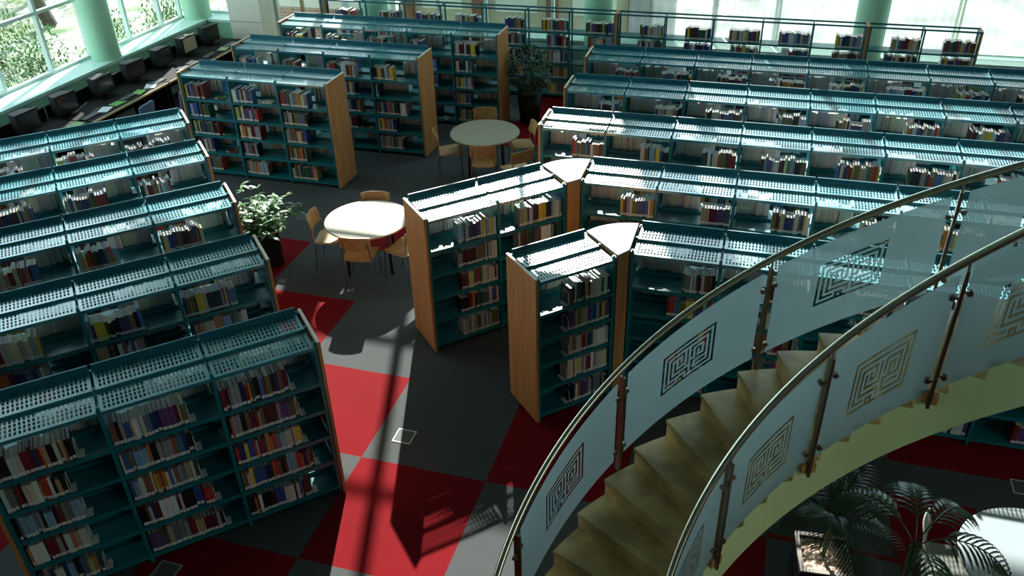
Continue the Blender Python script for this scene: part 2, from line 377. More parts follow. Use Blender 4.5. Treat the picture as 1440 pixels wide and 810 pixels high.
# ------------------------------------------------------------------ books
PAL = [('dark blue',(.015,.03,.11)),('blue',(.03,.07,.24)),('black',(.010,.010,.012)),('black',(.013,.012,.012)),('dark red',(.15,.018,.02)),('red',(.36,.035,.03)),
 ('brown',(.10,.05,.03)),('dark green',(.02,.075,.045)),('olive',(.11,.11,.04)),('yellow',(.55,.40,.04)),('orange',(.42,.15,.04)),('cream',(.48,.44,.34)),('brown',(.16,.09,.055)),
 ('white',(.60,.61,.60)),('grey',(.22,.23,.24)),('light blue',(.18,.30,.42)),('purple',(.09,.045,.15)),('tan',(.33,.25,.16)),('maroon',(.08,.012,.02)),('pale grey',(.42,.43,.43)),('cream',(.42,.39,.32)),('navy',(.010,.017,.06)),('grey',(.13,.135,.14)),('blue',(.05,.12,.28))]
def run_books(rnd, x0, x1, right=False, hmax=.27):
    """a packed run of books between two local x; yields x,w,h,d,tilt,name,colour"""
    out = []; x = x0; cur = None; rep = 0
    while True:
        if rep <= 0:
            cur = rnd.choice(PAL); rep = rnd.choice((1,1,1,1,1,2,3)); w0 = rnd.uniform(.013,.036) if rnd.random() < .85 else rnd.uniform(.036,.05); h0 = rnd.uniform(.205,hmax-.02) if rnd.random() < .8 else rnd.uniform(.18,hmax); d0 = rnd.uniform(.14,.19)
        rep -= 1
        w = w0*rnd.uniform(.95,1.05); h = h0*rnd.uniform(.98,1.01)
        if x + w > x1: break
        col = tuple(max(.005,min(.8,c*rnd.uniform(1.05,1.5))) for c in cur[1])
        out.append([x, w, h, d0, 0, cur[0], col]); x += w + rnd.uniform(.0008,.003)
    if out and rnd.random() < .45:
        k = -1 if not right else 0
        pass
    if right and out:
        sh = x1 - (out[-1][0]+out[-1][1])
        for b_ in out: b_[0] += sh
    return out
PAGEC = (.74,.73,.68)
def stuff_book(mb, M, x, y, z, w, h, d, col, back, rnd):
    """spine towards y side; back=True: spine faces +y"""
    y0, y1 = (y, y+d) if not back else (y-d, y)
    P = [M @ Vector(p) for p in ((x,y0,z),(x+w,y0,z),(x+w,y1,z),(x,y1,z),(x,y0,z+h),(x+w,y0,z+h),(x+w,y1,z+h),(x,y1,z+h))]
    pc = tuple(c*rnd.uniform(.7,1.05) for c in PAGEC)
    F = [((0,1,5,4), col if not back else pc), ((1,2,6,5), col), ((2,3,7,6), pc if not back else col), ((3,0,4,7), col), ((4,5,6,7), pc)]
    for q, c in F: mb.quad([P[i] for i in q], 0, c)
    if not back and w > .014:
        e = .0015; lz = z + .012
        q = [M @ Vector(p) for p in ((x+.0015,y0-e,lz),(x+w-.0015,y0-e,lz),(x+w-.0015,y0-e,lz+.03),(x+.0015,y0-e,lz+.03))]
        mb.quad(q, 0, (.68,.69,.67))
LEV = ['bottom','fourth','third','second','top']
def real_book(M, rz, x, y, z, w, h, d, col, label, group):
    t = Vector(M @ Vector((x+w/2, y+d/2, z)))
    mb = MB(); c = .0025                      # cover: spine and two boards
    hw, hd = w/2, d/2
    mb.box(-hw,-hw+c,-hd,hd,0,h,c=col); mb.box(hw-c,hw,-hd,hd,0,h,c=col); mb.box(-hw+c,hw-c,-hd,-hd+c,0,h,c=col)
    o = mb.build('book', BOOKS, None, loc=t, rz=rz); tag(o, label, 'book', group)
    mb = MB(); mb.box(-hw+c,hw-c,-hd+c,hd-.004,.004,h-.005); mb.build('page_block', PAPER, o)
    if w > .014:
        mb = MB(); mb.box(-hw+.0015,hw-.0015,-hd-.0012,-hd-.0002,.010,.042); mb.build('spine_label', LABEL, o)
    return o
def caseM(k):
    x, y, a, n = CASES[k]; return Matrix.Translation((x,y,0)) @ Matrix.Rotation(a,4,'Z')
ORD = ['1st','2nd','3rd']+['%dth'%i for i in range(4,60)]
stuff = MB(); count = 0
FR = {('L5',0):(.60,.58,.62,.55,.74),('L5',1):(.80,.76,.72,.70,.72),('L5',2):(.72,.80,.74,.75,.70)}   # bottom..top filled share
def book_support(M, rz, x, z, label, group, sg=1):
    t = thing('book_support', label, 'bookend', M @ Vector((x, .03, z)), rz, group)
    mb = MB(); mb.tube([(0,0,.004),(0,0,.13),(0,.015,.15),(0,.10,.15),(0,.115,.13),(0,.115,.004)], .0035, 6); mb.build('wire_loop', WIRE, t)
    mb = MB(); mb.box(min(0,sg*.05),max(0,sg*.05),-.0,.11,.0005,.003); mb.build('base_plate', WIRE, t)
for k in CASES:
    x, y, a, n = CASES[k]; M = caseM(k); rnd = random.Random(hash(k[0])*0 + ord(k[0])*31 + int(k[1])*7)
    for bay in range(n):
        for lv in range(5):
            z = SZ[lv] + .0006; x0 = bay*B + .03; x1 = (bay+1)*B - .03
            Lf = k[0] in 'LT'
            fr = FR.get((k,bay), None)
            f = fr[lv] if fr else (rnd.uniform(.42,.75) if k[0] != 'T' else rnd.uniform(.35,.72))
            if k[0] == 'C': f = .62 if bay == 0 or k == 'C1' else .6
            if k == 'C1' and bay == 1: f = .72
            if k in ('R5','R4') : f = rnd.uniform(.4,.6)
            if k in ('L4','L3') : f = rnd.uniform(.5,.72)
            if k[0] == 'T' and rnd.random() < .07: f = .1
            if k in ('R5',) and lv < 3 and rnd.random() < .25: f = .15
            a0, a1 = (x0, x0+(x1-x0)*f) if Lf else (x1-(x1-x0)*f, x1)
            bs = run_books(rnd, a0, a1, right=not Lf)
            yf = .022
            hero = k in ('L5','C2')
            for i, (bx, w, h, d, ti, cn, col) in enumerate(bs):
                dy = rnd.uniform(0,.008) + (0 if rnd.random() > .1 else rnd.uniform(.01,.03))
                if hero and count < 300:
                    count += 1
                    bn = ['left','middle','right'][bay] if k == 'L5' else 'only'
                    if k == 'L5':
                        lab = '%s book, %s from left on %s shelf, %s bay of nearest bookcase' % (cn, ORD[i], LEV[lv], bn)
                        grp = 'books on the %s shelf, %s bay of the nearest bookcase' % (LEV[lv], bn)
                    else:
                        lab = '%s book, %s from left on %s shelf of single-bay angled bookcase by stairs' % (cn, ORD[i], LEV[lv])
                        grp = 'books on the %s shelf of the single-bay angled bookcase' % LEV[lv]
                    real_book(M, a, bx, yf+dy, z, w, h, d, col, lab, grp)
                else: stuff_book(stuff, M, bx, yf+dy, z, w, h, d, col, False, rnd)
            if hero and bs:
                if k == 'L5': book_support(M, a, bs[-1][0]+bs[-1][1]+.009, z, 'white wire book support after the books, %s shelf, %s bay of nearest bookcase' % (LEV[lv], ['left','middle','right'][bay]), 'wire book supports of the nearest bookcase')
                else: book_support(M, a+0, bs[0][0]-.009, z, 'white wire book support, %s shelf of the single-bay angled bookcase' % LEV[lv], 'wire book supports of the single-bay case', -1)
            # books of the opposite side, seen by their fore-edges
            if lv >= 2 or k[0] in 'TC':
                f = rnd.uniform(.45,.7) + (.12 if k[0] == 'C' else 0); b0, b1 = (x1-(x1-x0)*f, x1) if Lf else (x0, x0+(x1-x0)*f)
                if k[0] == 'T' : b0, b1 = (x1-(x1-x0)*f, x1) if rnd.random() < .6 else (x0, x0+(x1-x0)*f)
                for bx, w, h, d, ti, cn, col in run_books(rnd, b0, b1):
                    stuff_book(stuff, M, bx, .578, z, w, h, min(d,.17), col, True, rnd)
            # loose volume lying on the remaining space now and then
            if k[0] == 'T' and rnd.random() < .25:
                w = .15; bx = (x0+x1)/2 + .1; Mq = M @ Matrix.Translation((bx,.06,z+.002)) @ Matrix.Rotation(rnd.uniform(-.4,.4),4,'Z') @ Matrix.Rotation(PI/2,4,'Y')
                stuff_book(stuff, Mq, -.03, 0, 0, .03, .18, .13, rnd.choice(PAL)[1], False, rnd)
for wx, n, l in WC:
    rnd = random.Random(int(wx*100)); M = Matrix.Translation((wx,Y0,0))
    for bay in range(n):
        for lv in range(5):
            f = rnd.uniform(.5,.72) if lv > 0 else rnd.uniform(.3,.6)
            x0 = bay*.925+.03; x1 = (bay+1)*.925-.03
            for bx, w, h, d, ti, cn, col in run_books(rnd, x1-(x1-x0)*f, x1, right=True):
                stuff_book(stuff, M, bx, .02, SZ[lv]+.0006, w, h, d, col, False, rnd)
o = stuff.build('shelved_books', BOOKS); tag(o, 'rows of library books with white spine labels filling the farther teal bookcases', 'books', kind='stuff')

# ------------------------------------------------------------------ spiral staircase
SCX, SCY, TH0, DTH, Z0, RISE, RO, RI = 1.2213, 3.6318, 1.7643, .12266, 2.1411, .18439, 2.5574, 1.4516
def sp(t, r, h): # point at step parameter t (grows downwards)
    th = TH0 + t*DTH; return Vector((SCX + r*math.cos(th) - SCX, SCY + r*math.sin(th) - SCY, Z0 - t*RISE + h))
st = thing('spiral_staircase', 'curved staircase with ochre stone treads, frosted glass balustrades and pale green stringer', 'staircase', (SCX,SCY,0))
K0, K1 = -13, 11
for k in range(K0, K1+1):
    z = Z0 - k*RISE; zb = max(.0, z-RISE-.02); mb = MB(); n = 5
    ts = [k + .02*0 - i/n for i in range(n+1)]  # from nose back to the next riser
    ts[0] = k + .045
    def P(t, r, zz):
        th = TH0 + t*DTH; return (r*math.cos(th), r*math.sin(th), zz)
    ri, ro = RI+.004, RO
    for i in range(n):
        a, b_ = ts[i], ts[i+1]
        mb.quad([P(a,ri,z),P(a,ro,z),P(b_,ro,z),P(b_,ri,z)][::-1]); 
        mb.quad([P(a,ro,zb if i else z-.03),P(b_,ro,zb),P(b_,ro,z),P(a,ro,z)][::-1]); mb.quad([P(a,ri,zb if i else z-.03),P(b_,ri,zb),P(b_,ri,z),P(a,ri,z)])
        if i: mb.quad([P(a,ri,zb),P(a,ro,zb),P(b_,ro,zb),P(b_,ri,zb)])
    # nosing and riser
    mb.quad([P(ts[0],ri,z),P(ts[0],ro,z),P(ts[0],ro,z-.03),P(ts[0],ri,z-.03)]); mb.quad([P(ts[0],ri,z-.03),P(ts[0],ro,z-.03),P(k-.0,ro,z-.03),P(k-.0,ri,z-.03)])
    mb.quad([P(k-.0,ri,z-.03),P(k-.0,ro,z-.03),P(k-.0,ro,zb),P(k-.0,ri,zb)])
    mb.build('tread', TREAD, st)
# stringer with stepped top on the inner side, closed soffit
mb = MB(); S = 4
for k in range(K0, K1+1):
    z = Z0 - k*RISE
    for i in range(S):
        a, b_ = k - i/S, k - (i+1)/S
        def zb(t): return max(.0, Z0 - t*RISE - .54)
        th = lambda t: TH0+t*DTH
        q = lambda t, r, zz: (r*math.cos(th(t)), r*math.sin(th(t)), zz)
        zt = z-.001
        for r in (RI, RO-.12):
            top = zt if r == RI else z-RISE*.5
            mb.quad([q(a,r,min(zb(a),top)),q(b_,r,min(zb(b_),top)),q(b_,r,top),q(a,r,top)])
        mb.quad([q(a,RI,zb(a)),q(a,RO-.12,zb(a)),q(b_,RO-.12,zb(b_)),q(b_,RI,zb(b_))])
mb.build('stringer', STRG, st)
# handrails
for nm, r, h in (('handrail', RO+.055, .957), ('handrail', RI-.022, .965)):
    mb = MB(); mb.tube([sp(t*.25, r, h) for t in range(K0*4-2, 46)], .0275, 12); mb.build(nm, RAIL, st, smooth=True)
MOTIF = [
"#########################",
"#.......................#",
"#.#####################.#",
"#.#...................#.#",
"#.#.#######.#.#######.#.#",
"#.#.#.....#.#.#.....#.#.#",
"#.#.#.#.#.#.#.#.###.#.#.#",
"#.#.#.#.#.#.#.#.#.#.#.#.#",
"#.#.#.#.###.#.#.#.#.#.#.#",
"#.#.#.#.....#...#...#.#.#",
"#.#.#.#######.#######.#.#",
"#.#.#.........#.......#.#",
"#.#.#########.#.#####.#.#",
"#.#.........#.#.......#.#",
"#.#####.###.#.#########.#",
"#.......#.#.............#",
"#########################"]
MW, MHt = len(MOTIF[0]), len(MOTIF)
posts = [-10.5,-6.45,-2.42,1.5,5.47,9.5]
def glass(t0, t1, r, h0, h1, tc, tw, m0, m1):
    mb = MB()
    tsl = sorted(set([t0+(t1-t0)*i/12 for i in range(13) if not (tc-tw/2 < t0+(t1-t0)*i/12 < tc+tw/2)] + [tc-tw/2+tw*i/MW for i in range(MW+1)]))
    hs = [h0] + [m0+(m1-m0)*j/MHt for j in range(MHt+1)] + [h1]
    b = len(mb.v); W = len(tsl)
    for h in hs:
        for t in tsl: mb.v.append(tuple(sp(t, r, h)))
    for j in range(len(hs)-1):
        for i in range(W-1):
            tm = (tsl[i]+tsl[i+1])/2; hm = (hs[j]+hs[j+1])/2; m = 0
            if abs(tm-tc) < tw/2 and m0 < hm < m1:
                ci = int((tc+tw/2-tm)/tw*MW); rj = int((m1-hm)/(m1-m0)*MHt)   # read from the upper left
                ci = MW-1-ci if False else int((tm-(tc-tw/2))/tw*MW)
                ci = MW-1-ci
                if MOTIF[min(rj,MHt-1)][min(max(ci,0),MW-1)] == '#': m = 1
            mb.f.append((b+j*W+i, b+j*W+i+1, b+(j+1)*W+i+1, b+(j+1)*W+i)); mb.m.append(m); mb.c.append(None)
    o = mb.build('glass_panel', [FROST, CLEAR], st, smooth=True); o['label'] = 'frosted glass panel etched with a clear square labyrinth emblem'
for i in range(len(posts)):
    t0 = posts[i]+.16; t1 = (posts[i+1]-.16) if i+1 < len(posts) else posts[i]+3.0
    tc = (posts[i]+posts[i]+3.98)/2 - .0
    if i+1 == len(posts): continue
    glass(t0, t1, RO+.035, .03, .87, tc, 1.45, .28, .67)
    glass(t0, t1, RI-.012, -.085, .87, tc-.05, 1.8, .13, .59)
def post(t, r, hb, inner):
    a = TH0+t*DTH; tan = Vector((-math.sin(a), math.cos(a), 0)); rad = Vector((math.cos(a), math.sin(a), 0))
    base = sp(t, r, 0)
    def M(dz=0): 
        m = Matrix.Identity(4); m.col[0][:3] = tan; m.col[1][:3] = rad; m.col[2][:3] = (0,0,1); m.col[3][:3] = base + Vector((0,0,dz)); return m
    mb = MB(); mb.box(-.012,.012,-.028,.028,hb,.885,M=M()); 
    o = mb.build('baluster_post', POST, st); bevel(o,.003)
    mb = MB(); mb.tube([base+Vector((0,0,.88)), base+Vector((0,0,.95))], .008, 8); mb.build('rail_pin', STEEL, o)
    for s in (-1,1):
        for h in (.70, .12 if not inner else .04):
            c = base + tan*s*.045 + Vector((0,0,h - s*RISE*.36*.4))
            mb = MB(); mb.tube([base+Vector((0,0,(c-base).z)), c], .009, 8); mb.tube([c-rad*.016, c+rad*.016], .02, 12)
            mb.build('glass_clamp', POST, o)
    if inner:
        for s in (-1,1):
            mb = MB(); mb.box(s*.035-.018,s*.035+.018,-.01,.045,hb+.03,hb+.11,M=M()); mb.build('fixing_block', WOOD, o)
for t in posts:
    post(t, RO+.035, -.12, False); post(t, RI-.03, -.20, True)

# ------------------------------------------------------------------ tables and chairs
def round_table(x, y, label, top=CREAM, r=.6):
    t = thing('round_table', label, 'table', (x,y,0), .35, 'round reading tables')
    mb = MB(); mb.lathe([(0,.715),(r-.01,.715),(r,.722),(r,.735),(r-.006,.742),(0,.742)], 0, 0, 64, 0)
    for i, f in enumerate(mb.f): 
        pass
    mb.m = [1 if (i//64) in (1,2) else 0 for i in range(len(mb.f))]
    mb.build('tabletop', [top, CHAIRW if top is CREAM else WHITE], t, smooth=False)
    mb = MB(); mb.lathe([(.40,.66),(.40,.714),(.385,.714),(.385,.66),(.40,.66)], 0,0,40); mb.build('apron', DARKM, t)
    for i in range(4):
        a = PI/4+i*PI/2; mb = MB(); mb.tube([(.40*math.cos(a),.40*math.sin(a),.71),(.43*math.cos(a),.43*math.sin(a),0)], .02, 10); mb.build('leg', DARKM, t, smooth=True)
def curved_panel(mb, w, z0, z1, y0, y1, bow, th=.01, n=10, rows=4, M=None):
    """upright shell, leaning from y0 at z0 to y1 at z1, bowed"""
    def P(i, j, off):
        u = -1+2*i/n; f = j/rows; rr = 1-.10*(f**3)*abs(u)**3
        p = Vector((u*w/2, y0+(y1-y0)*f - bow*(u*u) + off, z0+(z1-z0)*f*(1-.07*abs(u)**4)))
        return tuple(p)
    for off, fl in ((0,False),(th,True)):
        for j in range(rows):
            for i in range(n):
                q = [P(i,j,off),P(i+1,j,off),P(i+1,j+1,off),P(i,j+1,off)]; mb.quad(q[::-1] if fl else q)
    for i in range(n): mb.quad([P(i,rows,0),P(i+1,rows,0),P(i+1,rows,th),P(i,rows,th)]); mb.quad([P(i,0,0),P(i+1,0,0),P(i+1,0,th),P(i,0,th)])
    for j in range(rows):
        for i in (0,n): mb.quad([P(i,j,0),P(i,j+1,0),P(i,j+1,th),P(i,j,th)])
def chair(x, y, rz, label, group, seat=None, metal=None, name='reading_chair'):
    seat = seat or CHAIRW; metal = metal or STEEL
    t = thing(name, label, 'chair', (x,y,0), rz, group)   # faces local -y, back at +y
    mb = MB(); n = 10
    def Z(u, v): return .45 + .012*u*u - .012*v + (-.03 if v < -.9 else 0)
    for j in range(8):
        for i in range(n):
            q = []
            for a, b_ in ((i,j),(i+1,j),(i+1,j+1),(i,j+1)):
                u = -1+2*a/n; v = -1+2*b_/8; q.append((u*(.215-.015*v), v*.205, Z(u,v)))
            mb.quad(q); mb.quad([(p[0],p[1],p[2]-.011) for p in q][::-1])
    for i in range(n):
        for v in (-1,1):
            u0 = -1+2*i/n; u1 = -1+2*(i+1)/n; w = .215-.015*v
            mb.quad([(u0*w,v*.205,Z(u0,v)),(u1*w,v*.205,Z(u1,v)),(u1*w,v*.205,Z(u1,v)-.011),(u0*w,v*.205,Z(u0,v)-.011)])
    mb.build('seat', seat, t, smooth=True)
    mb = MB(); curved_panel(mb, .43, .61, .83, .215, .27, .045); mb.build('backrest', seat, t)
    for s in (-1,1):
        mb = MB(); mb.tube([(s*.19,-.17,.435),(s*.205,-.20,0)], .011, 8); mb.build('leg', metal, t)
        mb = MB(); mb.tube([(s*.19,.10,.43),(s*.195,.19,.45),(s*.18,.20,.60),(s*.165,.235,.80)], .010, 8); mb.build('back_post', metal, t)
        mb = MB(); mb.tube([(s*.19,.17,.435),(s*.205,.22,0)], .011, 8); mb.build('leg', metal, t)
    mb = MB()
    for s in (-1,1): mb.tube([(s*.19,-.18,.428),(s*.19,.17,.428)], .009, 8)
    mb.tube([(-.19,.165,.428),(.19,.165,.428)], .009, 8); mb.tube([(-.19,-.17,.428),(.19,-.17,.428)], .009, 8)
    mb.build('seat_frame', metal, t)
TA = (-5.08,9.56); TB = (-4.46,13.03); TC = (2.60,5.42)
round_table(*TA, 'round cream reading table lit by the sun beside the two-bay angled bookcase')
round_table(*TB, 'round speckled cream table with dappled light in front of the beech bookcase ends')
round_table(*TC, 'white round table below the staircase at lower right corner', top=pmat('white_tabletop', (.36,.42,.45), .5, spec=.2))
def around(T, ang, dist, label, group, **k):
    a = math.radians(ang); chair(T[0]+dist*math.cos(a), T[1]+dist*math.sin(a), a-PI/2, label, group, **k)
GA = 'plywood chairs around the sunlit table'
around(TA, 192, .56, 'plywood chair left of the sunlit table, sun on its seat', GA)
around(TA, 280, .46, 'plywood chair on the near side of the sunlit table with its back to the camera', GA)
around(TA, 104, .44, 'plywood chair on the far side of the sunlit table, mostly hidden', GA)
around(TA, 345, .60, 'plywood chair between the sunlit table and the two-bay angled bookcase', GA)
GB = 'plywood chairs around the far dappled table'
around(TB, 203, .62, 'plywood chair left of the far dappled table, turned outward', GB)
around(TB, 285, .58, 'plywood chair tucked under the near side of the far dappled table', GB)
around(TB, 108, .72, 'plywood chair on the far side of the dappled table, backed by the bookcase', GB)
around(TB, 28, .64, 'plywood chair right of the far dappled table', GB)
around(TB, 318, 1.0, 'plywood chair half hidden behind the two-bay angled case by the far table', GB)
around(TB, 0, 1.0, 'black chair with a steel edge standing beside the third long bookcase', GB, seat=BLACK, metal=STEEL, name='black_chair')
# chair at the lower right table: grey metal with white bent arm
around(TC, 172, .60, 'grey chair with white tube frame by the white table at lower right', 'chairs at the lower right table', seat=pmat('grey_seat', (.28,.30,.26), .6), metal=WIRE, name='tube_chair')

# ------------------------------------------------------------------ plants
LEAFG = pmat('green_leaf', (.09,.24,.05), .35, col2=(.03,.11,.02), scale=6, spec=.6)
LEAFD = pmat('dark_palm_leaf', (.012,.055,.018), .35, col2=(.012,.04,.02), scale=4, spec=.6)
LEAFB = pmat('dark_ficus_leaf', (.02,.07,.03), .4, col2=(.012,.04,.015), scale=6)
STEMM = pmat('green_stem', (.08,.12,.04), .6)
def leaf(mb, base, d, length, width, droop, m=0, seg=5):
    d = Vector(d).normalized(); side = d.cross(Vector((0,0,1)))
    if side.length < .05: side = Vector((1,0,0))
    side.normalize(); L_ = []; p = Vector(base); dd = d.copy(); st_ = length/seg
    for i in range(seg+1):
        f = i/seg; w = width*math.sin(PI*min(1,.12+f*.88))**.8 if f < 1 else .0
        L_.append((p - side*w/2, p + side*w/2)); p = p + dd*st_; dd = (dd + Vector((0,0,-droop/seg))).normalized()
    for i in range(seg): mb.quad([L_[i][0],L_[i][1],L_[i+1][1],L_[i+1][0]], m)
def square_planter(t, s, h, rim, body, soil):
    mb = MB(); b = s/2
    mb.prism([(-b*.82,-b*.82),(b*.82,-b*.82),(b*.82,b*.82),(-b*.82,b*.82)], 0, .03)
    for a, c, d_, e in ((-b,b,-b,-b+.02),(-b,b,b-.02,b),(-b,-b+.02,-b+.02,b-.02),(b-.02,b,-b+.02,b-.02)): mb.box(a,c,d_,e,.02,h)
    mb.box(-b+.02,b-.02,-b+.02,b-.02,.02,.05)
    mb.build('pot', body, t)
    mb = MB()
    for a, c, d_, e in ((-b-.008,b+.008,-b-.008,-b+.028),(-b-.008,b+.008,b-.028,b+.008),(-b-.008,-b+.028,-b+.028,b-.028),(b-.028,b+.008,-b+.028,b-.028)): mb.box(a,c,d_,e,h,h+.012)
    mb.build('rim', rim, t)
    mb = MB(); n = 14
    r2 = random.Random(int(s*100))
    g = [[r2.uniform(-.012,.012) for _ in range(n+1)] for _ in range(n+1)]
    for i in range(n):
        for j in range(n):
            c = lambda i,j: (-b+.02+(s-.04)*i/n, -b+.02+(s-.04)*j/n, h-.03+g[i][j])
            mb.quad([c(i,j),c(i+1,j),c(i+1,j+1),c(i,j+1)])
    mb.build('soil', soil, t)
SOIL = pmat('bark_soil', (.35,.27,.16), .9, col2=(.12,.08,.05), scale=25)
GRAVEL = pmat('pebble_gravel', (.75,.66,.55), .7, col2=(.35,.17,.10), scale=40)
t = thing('potted_plant', 'leafy green plant in a square black planter at the end of the angled bookcases', 'plant', (-6.62,9.22,0), A45)
square_planter(t, .42, .55, EDGE, BLACK, SOIL)
rp = random.Random(3)
stems = MB(); fol = MB()
for i in range(44):
    a = rp.uniform(0,2*PI); e = rp.uniform(.5,1.35); ln = rp.uniform(.32,.72)
    p = Vector((rp.uniform(-.1,.1),rp.uniform(-.1,.1),.53)); d = Vector((math.cos(a)*math.cos(e),math.sin(a)*math.cos(e),math.sin(e))); path = [p]
    for s in range(6):
        p = p + d*ln/6; d = (d+Vector((math.cos(a)*.06,math.sin(a)*.06,-.10))).normalized(); path.append(p)
        for q in range(3):
            aa = rp.uniform(0,2*PI); ee = rp.uniform(-.2,.7); leaf(fol, p, (math.cos(aa)*math.cos(ee),math.sin(aa)*math.cos(ee),math.sin(ee)), rp.uniform(.10,.19), rp.uniform(.03,.05), .8, seg=4)
    stems.tube(path, .006, 5)
stems.build('stem', STEMM, t); fol.build('foliage', LEAFG, t)
t = thing('potted_shrub', 'dark bushy shrub in a tall black pot beside the farthest beech bookcase end', 'plant', (-4.36,15.55,0), 0)
mb = MB(); mb.lathe([(0,0),(.19,0),(.25,.62),(.23,.62),(.21,.56),(0,.56)],0,0,28); mb.build('pot', BLACK, t, smooth=True)
mb = MB(); mb.lathe([(0,.575),(.215,.565)],0,0,20); mb.build('soil', SOIL, t)
fol = MB(); stems = MB()
for i in range(5): stems.tube([(rp.uniform(-.04,.04),rp.uniform(-.04,.04),.55),(rp.uniform(-.15,.15),rp.uniform(-.15,.15),1.2)], .012, 6)
for i in range(900):
    u = Vector((rp.gauss(0,1),rp.gauss(0,1),rp.gauss(0,1))).normalized()*rp.uniform(.5,1)**.5
    p = Vector((u.x*.42, u.y*.42, 1.07+u.z*.42)); d = (u+Vector((rp.gauss(0,.5),rp.gauss(0,.5),rp.gauss(0,.3))))
    leaf(fol, p, d, rp.uniform(.07,.13), rp.uniform(.03,.05), .5, seg=3)
stems.build('stem', STEMM, t); fol.build('foliage', LEAFB, t)
def palm(x, y, label, nf, lmin, lmax, seed, s=.42, h=.44, emin=.35, emax=1.3, az=None, step=1, lw=.010, lf=.32, arch=.11, dr=1.0, h0=.30):
    t = thing('potted_palm', label, 'plant', (x,y,0), .1, 'potted palms below the staircase')
    square_planter(t, s, h, WHITE, BLACK, GRAVEL)
    r_ = random.Random(seed); st_ = MB()
    for q in range(3): st_.tube([(r_.uniform(-.03,.03),r_.uniform(-.03,.03),h-.04),(r_.uniform(-.03,.03),r_.uniform(-.03,.03),h+h0)], .014, 7)
    st_.build('stem', STEMM, t)
    for i in range(nf):
        a = (i*2.4 + r_.uniform(-.3,.3)) if az is None else az[i]; e = r_.uniform(emin,emax); ln = r_.uniform(lmin,lmax); f = MB()
        p = Vector((0,0,h+h0-.03)); d = Vector((math.cos(a)*math.cos(e),math.sin(a)*math.cos(e),math.sin(e))); path = [p]; n = 18
        for s_ in range(n):
            p = p + d*ln/n; d = (d + Vector((0,0,-arch))).normalized(); path.append(p)
            if s_ > 4 and s_ % step == 0:
                side = d.cross(Vector((0,0,1))).normalized(); g = (s_-3)/(n-3); ll = lf*math.sin(PI*(.18+.7*g))*(ln/lmax)
                for sd in (-1,1): leaf(f, p, side*sd*.9 + d*.7 + Vector((0,0,.15)), ll, lw, dr, seg=5)
        f.tube(path, [.006]*len(path), 5); f.build('frond', LEAFD, t)
palm(1.02, 5.36, 'dark palm in a square black planter of pale pebbles below the stair stringer', 24, .40, .62, 11, lf=.24, lw=.010, emin=.35, emax=1.4, arch=.085, h0=.42)
palm(1.55, 4.98, 'taller arching palm right of the pebble planter, fronds drooping beside the white table', 5, .70, .82, 5, h=.42, emin=.95, emax=1.15, az=(.75,-.35,-1.5,2.4,1.5), lf=.36, lw=.024, arch=.14, dr=1.8, h0=.72)

# ------------------------------------------------------------------ floor boxes
def floor_box(x, y, label, s=.19, c=(.6,.62,.62)):
    t = thing('floor_socket', label, 'floor socket', (x,y,0), 0, 'square floor sockets in the carpet'); b = s/2; w = .012
    mb = MB()
    for q in ((-b,b,-b,-b+w),(-b,b,b-w,b),(-b,-b+w,-b+w,b-w),(b-w,b,-b+w,b-w)): mb.box(*q, .0, .006)
    mb.build('frame', pmat('socket_frame', c, .35), t)
    mb = MB(); mb.box(-b+w,b-w,-b+w,b-w,0,.002); mb.build('lid', pmat('socket_lid', (.09,.10,.105), .8), t)
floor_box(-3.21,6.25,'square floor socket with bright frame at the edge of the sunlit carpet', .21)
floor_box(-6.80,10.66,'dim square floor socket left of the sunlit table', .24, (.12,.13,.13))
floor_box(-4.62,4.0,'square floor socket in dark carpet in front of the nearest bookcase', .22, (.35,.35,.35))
floor_box(2.98,7.13,'pale square floor plate under the stairs on the right', .2, (.55,.55,.45))

# ------------------------------------------------------------------ computer desk along the left windows
DX0, DX1 = -12.62, -11.62
for i, y0 in enumerate((9.6, 11.9, 14.2, 15.9)):
    y1 = (11.86, 14.16, 15.86, 17.3)[i]
    t = thing('computer_desk', 'black computer desk with pale front edge, %s along the left windows' % ['nearest','second','third','farthest'][i], 'desk', ((DX0+DX1)/2,(y0+y1)/2,0), 0, 'computer desks by the left windows')
    w = (y1-y0)/2; dx = (DX1-DX0)/2
    mb = MB(); mb.box(-dx,dx-.02,-w,w,.70,.73); mb.build('desktop', BLACKD, t)
    mb = MB(); mb.box(dx-.02,dx,-w,w,.695,.732); mb.build('edge_band', pmat('pale_wood_edge', (.55,.42,.22), .5), t)
    for s in (-1,1):
        mb = MB(); mb.box(-dx+.03,dx-.05,s*(w-.04)-.015,s*(w-.04)+.015,0,.70); mb.build('side_panel', BLACKD, t)
    mb = MB(); mb.box(-dx,-dx+.02,-w,w,.15,.95); mb.build('back_panel', BLACKD, t)
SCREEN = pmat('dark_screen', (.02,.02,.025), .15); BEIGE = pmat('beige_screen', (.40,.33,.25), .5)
names = ['nearest','second','third','fourth','fifth','sixth, its screen face beige','farthest','just before the first visible']
